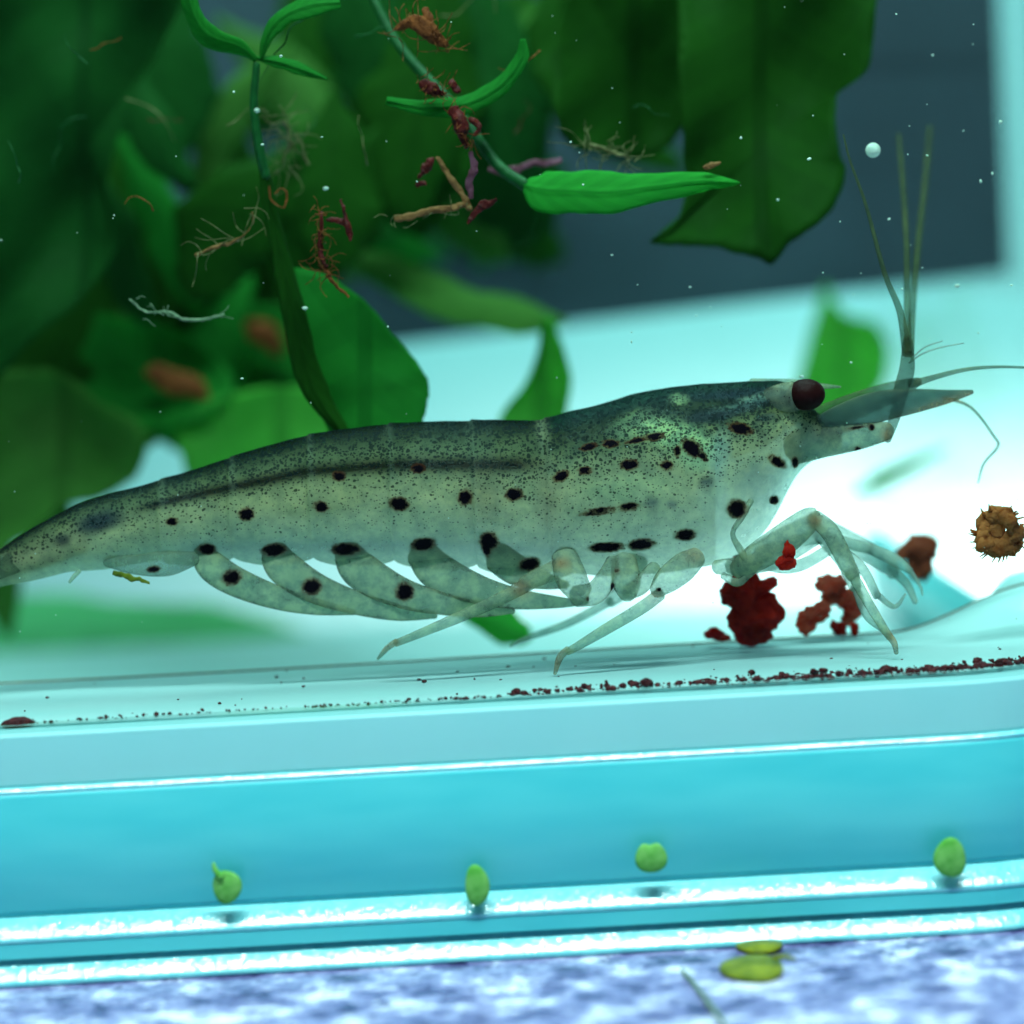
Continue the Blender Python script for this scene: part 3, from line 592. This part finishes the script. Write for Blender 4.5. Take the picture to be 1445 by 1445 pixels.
for i, (x, y, dx, dy, wd_, Y, mt) in enumerate([(60, -80, -20, 400, 120, 560, 'leaf_teal'), (190, -60, -60, 300, 95, 640, 'leaf_teal'), (20, 200, 60, 330, 110, 520, 'leaf_teal'), (150, 150, -20, 330, 100, 620, 'leaf_dark'), (130, 330, -40, 280, 85, 500, 'leaf_dark'), (230, 300, 20, 260, 85, 760, 'leaf_dark'), (40, 420, 0, 260, 80, 640, 'leaf_dark'), (10, 560, 10, 220, 70, 700, 'leaf_olive'), (200, 500, 10, 170, 60, 660, 'leaf_olive'), (130, 520, -10, 180, 60, 760, 'leaf_dark'), (300, 150, 20, 300, 60, 900, 'leaf_dark'), (320, 380, 40, 180, 90, 900, 'leaf_dark'), (-30, 640, 30, 260, 40, 800, 'leaf_olive')]):
    Y += 550; x += 25 * math.sin(i * 2.1); dx += 90 * math.sin(i * 1.3)
    L('leaf', [(x, y, Y, 8, 8), (x + dx * .3, y + dy * .3, Y - 20, wd_ * .8, wd_ * .8), (x + dx * .6, y + dy * .6, Y - 30, wd_, wd_), (x + dx * .9, y + dy * .9, Y - 20, wd_ * .55, wd_ * .55), (x + dx, y + dy, Y, 3, 3)], mt, p5, seed=i + 30, tilt=.5 - .13 * (i % 7), rag=.1)
rl = np.random.default_rng(21)
for i in range(46):
    x, y = rl.uniform(-40, 760), rl.uniform(-60, 400); Y = rl.uniform(850, 2200); an = rl.uniform(.4, 2.7); ln = rl.uniform(160, 320); wd_ = rl.uniform(40, 85)
    dx, dy = math.cos(an) * ln, math.sin(an) * ln
    if y + dy > 470 and x + dx > 520: continue
    if y + dy > 640: continue
    bd = rl.normal() * 40
    L('leaf', [(x, y, Y, 8, 8), (x + dx * .3 + bd * .7, y + dy * .3, Y - 20, wd_ * .8, wd_ * .8), (x + dx * .6 + bd, y + dy * .6, Y - 30, wd_, wd_), (x + dx * .9 + bd * .4, y + dy * .9, Y - 20, wd_ * .55, wd_ * .55), (x + dx, y + dy, Y, 3, 3)], ['leaf_dark', 'leaf_teal', 'leaf_mid', 'leaf_dark', 'leaf_olive'][i % 5], p4 if x > 330 else p5, seed=i + 70, tilt=rl.normal() * .6, rag=.09, n=28, m=9)
for i, (x, y, dx, dy, wd_, Y, mt) in enumerate([(180, 470, 120, 170, 75, 1300, 'leaf_mid'), (60, 480, 40, 200, 70, 1200, 'leaf_dark'), (300, 430, 60, 220, 90, 1500, 'leaf_mid'), (120, 560, -60, 120, 60, 1400, 'leaf_olive'), (250, 520, -110, 130, 50, 1100, 'leaf_olive'), (0, 520, 70, 190, 60, 1000, 'leaf_olive'), (330, 560, 140, 70, 60, 1250, 'leaf_mid'), (-20, 700, 40, -120, 60, 1000, 'leaf_olive'), (420, 470, 60, 160, 70, 1350, 'leaf_dark')]):
    L('leaf', [(x, y, Y, 8, 8), (x + dx * .3, y + dy * .3, Y - 20, wd_ * .8, wd_ * .8), (x + dx * .6, y + dy * .6, Y - 30, wd_, wd_), (x + dx * .9, y + dy * .9, Y - 20, wd_ * .55, wd_ * .55), (x + dx, y + dy, Y, 3, 3)], mt, p5, seed=i + 150, tilt=.5 - .13 * (i % 7), rag=.1)
rl = np.random.default_rng(44)
for i in range(18):
    x, y = rl.uniform(20, 900), rl.uniform(-20, 330); Y = rl.uniform(60, 420); an = rl.uniform(0, 6.28); l = rl.uniform(40, 150); pts = []
    for q in range(6):
        pts.append((x, y, Y + rl.normal() * 8, rl.uniform(.7, 1.5) * (1 - .12 * q))); x += math.cos(an) * l / 6; y += math.sin(an) * l / 6; an += rl.normal() * .5
    obj('rootlet', *tube(pts, 24, 6), M[['rust', 'stem', 'hair', 'stem', 'dred'][i % 5]], p4 if pts[0][0] > 330 else p5)
p6 = thing('water_plant', at(400, 640, 900), 'blurred light green leaves showing just above the shrimp\'s back', 'plant', G_P)
L('leaf', [(470, 355, 1100, 10, 10), (560, 390, 1100, 34, 34), (650, 430, 1100, 36, 36), (740, 448, 1120, 30, 30), (800, 455, 1140, 4, 4)], 'leaf_olive', p6, seed=52, tilt=.4)
poly_leaf(p6, [(765,445),(782,455),(798,500),(806,535),(800,580),(780,650),(700,650),(705,590),(738,545),(757,500)], 800, 'leaf_fresh', 20, 6)
poly_leaf(p6, [(245,600),(310,560),(420,545),(530,575),(580,640),(480,720),(330,720),(270,680)], 1000, 'leaf_fresh', 30, 7, (.2, -.2))
poly_leaf(p6, [(300,430),(420,440),(480,520),(470,600),(360,600),(290,540)], 1250, 'leaf_mid', 30, 8)
poly_leaf(p5, [(-60,-40),(250,-40),(230,60),(190,130),(150,260),(160,360),(60,470),(-60,520)], 620, 'leaf_teal', 50, 9, (.2, .1))
poly_leaf(p5, [(-60,540),(60,520),(150,570),(205,600),(200,660),(150,700),(90,715),(30,760),(-60,780)], 900, 'leaf_olive', 40, 10, (.2, -.2))
poly_leaf(p5, [(140,440),(260,470),(330,540),(300,580),(230,610),(180,600),(110,540)], 1000, 'leaf_mid', 40, 11, (-.2, -.2))
p7 = thing('water_plant', at(1200, 560, 2100), 'soft bright green leaf far behind the shrimp\'s eye', 'plant', G_P)
poly_leaf(p7, [(1165,400),(1190,440),(1235,455),(1255,490),(1250,540),(1215,580),(1150,610),(1120,570),(1140,480)], 2050, 'leaf_fresh', 20, 12)
p8 = thing('water_plant', at(1230, 690, 1700), 'faint pale green leaf floating behind the front leg and feelers', 'plant', G_P)
L('leaf', [(1340, 630, 1700, 4, 4), (1290, 655, 1700, 14, 14), (1240, 680, 1700, 18, 18), (1200, 700, 1700, 4, 4)], 'leaf_bright', p8, seed=61, tilt=.6)
p9 = thing('water_plant', at(710, 900, 500), 'rounded green leaf tip showing under the shrimp\'s belly', 'plant', G_P)
L('leaf', [(640, 850, 560, 10, 10), (680, 868, 550, 24, 22), (715, 886, 545, 26, 26), (738, 896, 540, 18, 18), (750, 902, 540, 3, 3)], 'leaf_bright', p9, seed=62, tilt=.3)
p10 = thing('water_plant', at(200, 930, 2380), 'broad blurred green leaf lying low behind the shrimp\'s tail', 'plant', G_P)
L('leaf', [(-300, 930, 2380, 30, 30), (-60, 905, 2380, 90, 80), (160, 900, 2380, 90, 90), (380, 930, 2380, 70, 80), (600, 960, 2380, 6, 6)], 'leaf_pale', p10, seed=63, tilt=.3)

# ------------------------------------------------------------------ drifting plant debris
def frag(name, tubes, mat, label, cat, group='rotting plant scraps', flat=.7, hairs=0, hmat='hair', n=18, rad=60, seed=0):
    v, f = merge([tube([(a_, b_, c_, d_ * (.55 if d_ > 5 else .75)) for a_, b_, c_, d_ in t], 36, 12, flat) for t in tubes]); v = v + (np.stack([vnoise(v, seed + q, .16) for q in range(3)], 1)) * 3.2 + (np.stack([vnoise(v, seed + 7 + q, .45) for q in range(3)], 1)) * 1.6
    b = np.array([v[:, 0].mean(), v[:, 1].mean(), v[:, 2].min()]); r = thing(name, b, label, cat, group)
    obj('scrap', v, f, M[mat], r)
    if hairs:
        rg = np.random.default_rng(seed + 90); c = np.array(tubes[0])[:, :3]; H = []
        for q in range(hairs):
            p = c[rg.integers(len(c))]; an = rg.uniform(0, 6.28); l = rg.uniform(.35, 1) * rad; bend = rg.normal() * .8
            pts = []; x, y = p[0] + rg.normal() * 6, p[1] + rg.normal() * 6
            for s_ in range(5):
                pts.append((x, y, p[2] + rg.normal() * 10, .75 - .08 * s_)); x += math.cos(an) * l / 5; y += math.sin(an) * l / 5; an += bend * .35 + rg.normal() * .25
            H.append(tube(pts, 12, 5, 1))
        v, f = merge(H); o = obj('root_hairs', v, f, M[hmat], r); o['kind'] = 'stuff'
    return r
frag('plant_scrap', [[(560, 40, 60, 8), (585, 32, 55, 20), (610, 48, 55, 22), (630, 64, 60, 8)], [(600, 10, 60, 6), (604, 30, 56, 14), (608, 50, 55, 10)]], 'rust', 'orange-brown fuzzy scrap caught high among the leaves', 'debris', hairs=36, hmat='rust', seed=1, flat=.4, rad=55)
frag('plant_scrap', [[(596, 118, 50, 10), (612, 126, 48, 15), (628, 130, 50, 8)], [(640, 116, 50, 9), (645, 128, 50, 10)]], 'dred', 'pair of small dark red scraps resting on the curled leaf', 'debris', hairs=22, hmat='rust', rad=36, seed=2, flat=.5)
frag('plant_scrap', [[(640, 152, 40, 14), (650, 172, 38, 20), (655, 192, 40, 13), (660, 208, 42, 4)], [(664, 165, 40, 5), (676, 178, 42, 8), (672, 190, 42, 4)]], 'dred', 'blackish-red seed-like scrap with a pale curling root', 'debris', hairs=26, hmat='rust', rad=44, seed=3, flat=.7)
frag('plant_scrap', [[(664, 214, 42, 6), (668, 235, 44, 12), (664, 258, 46, 9), (666, 280, 48, 3)]], 'pink', 'purplish-pink petal-like scrap hanging above crossed tan stalks', 'debris', hairs=0, seed=4, flat=.3)
frag('plant_scrap', [[(558, 309, 46, 7), (600, 300, 46, 9), (640, 294, 48, 9), (658, 290, 50, 6)], [(618, 222, 60, 6), (636, 250, 58, 8), (656, 280, 54, 8), (664, 294, 50, 5)]], 'tan', 'crossed tan stalk pieces with a blunt cut end', 'debris', hairs=10, rad=40, seed=5, flat=.5)
frag('plant_scrap', [[(660, 314, 40, 3), (670, 302, 38, 9), (684, 290, 38, 10), (702, 281, 40, 3)]], 'dred', 'glossy red curled scrap at the joint of the tan stalks', 'debris', seed=6, flat=.3)
frag('plant_scrap', [[(590, 252, 70, 6), (602, 236, 70, 13), (612, 222, 70, 8)], [(588, 262, 70, 5), (600, 260, 70, 4)]], 'dred', 'dull red scrap half hidden behind the tan stalks', 'debris', seed=7, flat=.4)
frag('plant_scrap', [[(455, 300, 40, 4), (453, 330, 38, 6), (455, 360, 38, 5), (460, 378, 40, 3)], [(478, 280, 40, 3), (484, 300, 38, 6), (492, 330, 40, 5), (494, 340, 40, 2)], [(462, 312, 40, 3), (480, 312, 40, 5), (488, 318, 40, 3)]], 'dred', 'forked dark red scrap in a nest of fine orange hairs', 'debris', hairs=46, hmat='rust', seed=8, rad=46)
frag('plant_scrap', [[(459, 376, 40, 2.5), (466, 390, 40, 3), (478, 404, 40, 3), (491, 417, 40, 2)]], 'rust', 'short orange thread hanging below the forked red scrap', 'debris', seed=9)
frag('plant_scrap', [[(276, 361, 60, 3), (305, 350, 60, 3.5), (335, 338, 62, 3), (350, 322, 64, 2), (356, 300, 66, 1.5)]], 'tan', 'thin tan thread slanting beside the dark stem', 'debris', seed=10, hairs=14, rad=80)
frag('plant_scrap', [[(380, 262, 90, 1.6), (386, 282, 88, 2), (398, 292, 86, 2), (406, 278, 86, 1.8), (400, 264, 88, 1.5), (390, 270, 88, 1.2)]], 'rust', 'tiny looped orange tendril beside the dark stem', 'debris', seed=11)
frag('plant_scrap', [[(184, 424, 80, 1.4), (205, 438, 76, 2.4), (235, 440, 74, 3.4), (260, 452, 74, 4), (290, 450, 76, 2.6), (316, 446, 80, 1.4)]], 'whitethread', 'whitish wavy thread drifting in front of dark leaves', 'debris', seed=12, hairs=8, hmat='whitethread', rad=40)
frag('plant_scrap', [[(212, 522, 980, 24), (240, 538, 985, 40), (272, 545, 990, 34), (292, 562, 995, 12)]], 'rust', 'blurred orange-brown scrap low among the leaves', 'debris', seed=13, flat=.4)
frag('plant_scrap', [[(335, 466, 1200, 26), (372, 470, 1200, 42), (392, 496, 1200, 24)]], 'rust', 'dim brownish scrap behind the dark leaf stalk', 'debris', seed=14, flat=.4)
frag('plant_scrap', [[(993, 236, 44, 2), (1003, 232, 42, 5), (1014, 230, 44, 2)]], 'tan', 'tiny tan crumb on the edge of the pointed leaf', 'debris', seed=15)
frag('plant_scrap', [[(690, 240, 200, 8), (715, 244, 200, 12), (745, 232, 205, 9), (790, 226, 215, 5)]], 'pink', 'pale lilac strip behind the base of the pointed leaf', 'debris', seed=16, flat=.3)
frag('plant_scrap', [[(400, 170, 200, 2), (410, 200, 200, 3), (400, 230, 200, 2)], [(420, 190, 200, 2), (432, 230, 200, 3)]], 'hair', 'tangle of fine olive root hairs beside the dark stem', 'debris', seed=17, hairs=40, rad=70)
frag('plant_scrap', [[(830, 205, 130, 2), (860, 212, 130, 3), (885, 222, 130, 2)]], 'hair', 'fine grey-green root tuft above the pointed leaf', 'debris', seed=18, hairs=34, rad=60)
frag('plant_scrap', [[(160, 806, -48, 4), (180, 813, -50, 9), (200, 820, -50, 6), (212, 824, -50, 2)]], 'duckd', 'yellow-green shred clinging under the shrimp\'s tail', 'debris', seed=19, flat=.4)

# ------------------------------------------------------------------ red food on the floor
def food(pieces, mat, label, cat='food', seed=0, group='pieces of food on the tank floor', amp=.5, rest=True):
    ps = [blob(at(x, y, Y), (rx, rx * .8, rz), seed + q, amp, 3.2, 30, 40) for q, (x, y, Y, rx, rz) in enumerate(pieces)]
    v, f = merge(ps); return tag(obj('food_piece', v, f, M[mat]), label, cat, group)
food([(1052, 838, 60, 24, 32), (1066, 862, 70, 28, 28), (1038, 842, 62, 17, 17), (1048, 806, 50, 13, 20), (1060, 888, 80, 26, 18), (1082, 826, 62, 14, 9), (1026, 836, 64, 9, 14), (1036, 872, 60, 12, 16), (1088, 880, 84, 10, 12)], 'food', 'lumpy dark red food clump under the bent front leg', seed=1)
food([(1112, 776, -112, 8, 13), (1108, 792, -112, 11, 10)], 'food', 'small red drop-shaped crumb stuck to the front leg', seed=20)
food([(1010, 894, 100, 14, 9), (1018, 898, 98, 10, 6)], 'food', 'low red crumb lying beside the dark red clump', seed=30)
food([(1172, 825, 140, 20, 14), (1190, 842, 138, 22, 16), (1204, 858, 136, 15, 16), (1196, 874, 136, 13, 10), (1180, 832, 140, 14, 18)], 'food2', 'orange-red ragged food clump between the front legs', seed=40)
food([(1150, 868, 110, 18, 15), (1138, 878, 108, 14, 14), (1162, 858, 112, 12, 10)], 'food2', 'soft orange food lump behind the dark red clump', seed=50)
food([(1188, 890, 110, 9, 9), (1178, 884, 112, 6, 8), (1206, 888, 110, 5, 9)], 'food', 'small dark red crumbs below the orange-red clump', seed=60)
food([(1300, 778, 330, 24, 22), (1296, 800, 330, 20, 26), (1280, 780, 330, 14, 12)], 'brown', 'blurred brown food lump beyond the front legs', seed=70)
ring = []
for q in range(22):
    a_ = q / 22 * 6.283; rr = 24 + 3 * math.sin(a_ * 3)
    ring.append(blob(at(1410 + rr * math.cos(a_), 752 + rr * math.sin(a_), -60 + 6 * math.sin(a_ * 2)), (12, 7, 12), 200 + q, .5, 3, 10, 12))
for q, (x, y) in enumerate(((1405, 748), (1420, 760), (1400, 765))): ring.append(blob(at(x, y, -58), (13, 6, 11), 300 + q, .4, 3, 10, 12))
rg = np.random.default_rng(5)
for q in range(46):
    a_ = rg.uniform(0, 6.28); x, y = 1410 + 32 * math.cos(a_), 752 + 32 * math.sin(a_); l = rg.uniform(5, 13)
    ring.append(tube([(x, y, -60, 1.8), (x + l * math.cos(a_ + .4), y + l * math.sin(a_ + .4), -60 + rg.normal() * 6, .8)], 4, 5))
v, f = merge(ring); tag(obj('food_flake', v, f, M['flake']), 'ragged amber flake with holes hanging right beyond the shrimp\'s feelers', 'food flake')

# ------------------------------------------------------------------ duckweed on the base and counter
def on_counter(px, py, h=6.0):
    d = at(px, py, 0) - _cam; return _cam + d * ((ZC + h - _cam[2]) / d[2])
def duck(px, py, rx, rz, label, rot=0, mat='duck', Y=None, cut=0, tail=None, seed=0, flatlie=False):
    Yw = YF - 92 if Y is None else Y; c = on_counter(px, py) if flatlie else at(px, py, Yw); Yw = c[1]; k = 26; N = []
    for ir, q in enumerate(np.linspace(.12, 1, 7)):
        for j in range(k):
            a_ = j / k * 6.283; rad = 1 + .05 * math.sin(3 * a_ + seed) - cut * math.exp(-((a_ - 1.6) / .35) ** 2)
            x, z = rx * rad * q * math.cos(a_), rz * rad * q * math.sin(a_); dome = 3.5 * (1 - q * q)
            x, z = x * math.cos(rot) - z * math.sin(rot), x * math.sin(rot) + z * math.cos(rot)
            N.append((c[0] + x, c[1] - dome, c[2] + z) if not flatlie else (c[0] + x, c[1] + z, c[2] + dome))
    N = np.array(N); n0 = len(N); B2 = N.copy()
    if flatlie: B2[:, 2] = c[2] - 4
    else: B2[:, 1] = c[1] + 5
    F = [(i * k + j, i * k + (j + 1) % k, (i + 1) * k + (j + 1) % k, (i + 1) * k + j) for i in range(6) for j in range(k)] + [tuple(range(k))[::-1]]
    F += [tuple(n0 + q for q in f_[::-1]) for f_ in F] + [(6 * k + j, 6 * k + (j + 1) % k, n0 + 6 * k + (j + 1) % k, n0 + 6 * k + j) for j in range(k)]
    r = thing('duckweed_frond', (c[0], c[1], N[:, 2].min()), label, 'duckweed', 'duckweed on the tank base')
    obj('frond', np.vstack([N, B2]), F, M[mat], r)
    if tail: obj('rootlet', *tube([(x, y, Yw - 3, rr) for x, y, rr in tail], 12, 6), M[mat], r)
    return r
duck(320, 1252, 19, 22, 'duckweed frond with a small curled root on turquoise base', tail=[(312, 1238, 5), (304, 1228, 4), (301, 1218, 2)], seed=1)
duck(673, 1250, 16, 27, 'tall pale duckweed frond with an orange lower tip', seed=2)
duck(919, 1210, 21, 21, 'duckweed frond with a notched top on turquoise base', cut=.3, seed=3)
duck(1341, 1211, 21, 26, 'whole oval duckweed frond below the tank\'s rounded corner', seed=4)
duck(1062, 1364, 40, 62, 'larger olive duckweed frond lying on the granite', mat='duckd', Y=-430, flatlie=True, seed=5, tail=[(1092, 1352, 4), (1108, 1350, 3), (1122, 1354, 2)])
duck(1072, 1333, 30, 34, 'smaller olive shape modelled as reflection of the larger frond at the foot rim', mat='duckd', Y=-372, flatlie=True, seed=6)  # second frond mesh stands in for the larger frond's reflection

# ------------------------------------------------------------------ grit, specks, bubble
rg = np.random.default_rng(11); parts = []
def grit(x, r, Y, dz=0, sd=0): 
    return blob((x, Y, ZF + dz + r * .4), (r * rg.uniform(.8, 1.7), r, r * rg.uniform(.6, 1.1)), sd, .45, 3, 6, 7)
for q in range(900):
    px = rg.uniform(-20, 1440) if rg.random() < .35 else 1445 - abs(rg.normal()) * 330
    x = px - 722; yw = YF if x < XR else YF + RC - math.sqrt(max(RC ** 2 - (min(x, XR + RC - 8) - XR) ** 2, 0))
    k = .6 + .8 * (px > 700); r = min(abs(rg.normal()) * 1.3 * k + .8, 4.6)
    parts.append(grit(x, r, yw + 5 + abs(rg.normal()) * 13 * k, abs(rg.normal()) * 2 * k, q))
for q in range(50): parts.append(grit(rg.uniform(-720, 740), rg.uniform(.8, 2.6), rg.uniform(YF + 40, 130), 0, q))
v, f = merge(parts); tag(obj('grit', v, f, M['grit']), 'fine dark red grit along the inner front edge', 'grit', None, 'stuff')
tag(obj('grit_lump', *blob(at(24, 1020, YF + 14), (19, 9, 8), 77, .3), M['grit']), 'largest dark red grit lump on the inner floor edge below the tail', 'grit', 'grit lumps')
tag(obj('grit_lump', *blob(at(913, 963, YF + 12), (10, 8, 6), 78, .3), M['grit']), 'blackish grit lump on the inner floor edge below the walking legs', 'grit', 'grit lumps')
parts = []
for q in range(80):
    px, py, Y = rg.uniform(0, 1445), rg.uniform(0, 560), rg.uniform(-200, 40)
    if rg.random() < .45: px = rg.uniform(700, 1445)
    r = min(rg.exponential(.7) + .5, 2.3); c = at(px, py, Y); parts.append(blob(c, (r * rg.uniform(.7, 1.8), r, r * rg.uniform(.7, 1.4)), q, .4, 3, 6, 7))
for q in range(40):
    px, py, Y = rg.uniform(0, 1445), rg.uniform(560, 900), rg.uniform(-200, -120); r = rg.uniform(.5, 1.0)
    parts.append(blob(at(px, py, Y), (r, r, r), q, .3, 3, 6, 7))
v, f = merge(parts); tag(obj('drifting_specks', v, f, M['speck']), 'tiny pale specks drifting in the water', 'specks', None, 'stuff')
tag(obj('air_bubble', *blob(at(1232, 212, -160), (10, 10, 10), 3, .02), M['speck']), 'round pale air bubble beside the upright feelers', 'bubble')

tag(obj('scratch', *tube([(x, y, on_counter(x, y, 5)[1], r_) for x, y, r_ in ((962, 1368, 2), (985, 1395, 2.6), (1005, 1422, 3), (1030, 1456, 3))], 24, 6), M['whitethread']), 'long pale fibre across the granite below the foot rim', 'scratch')  # thin pale tube modelled for a scratch in the granite
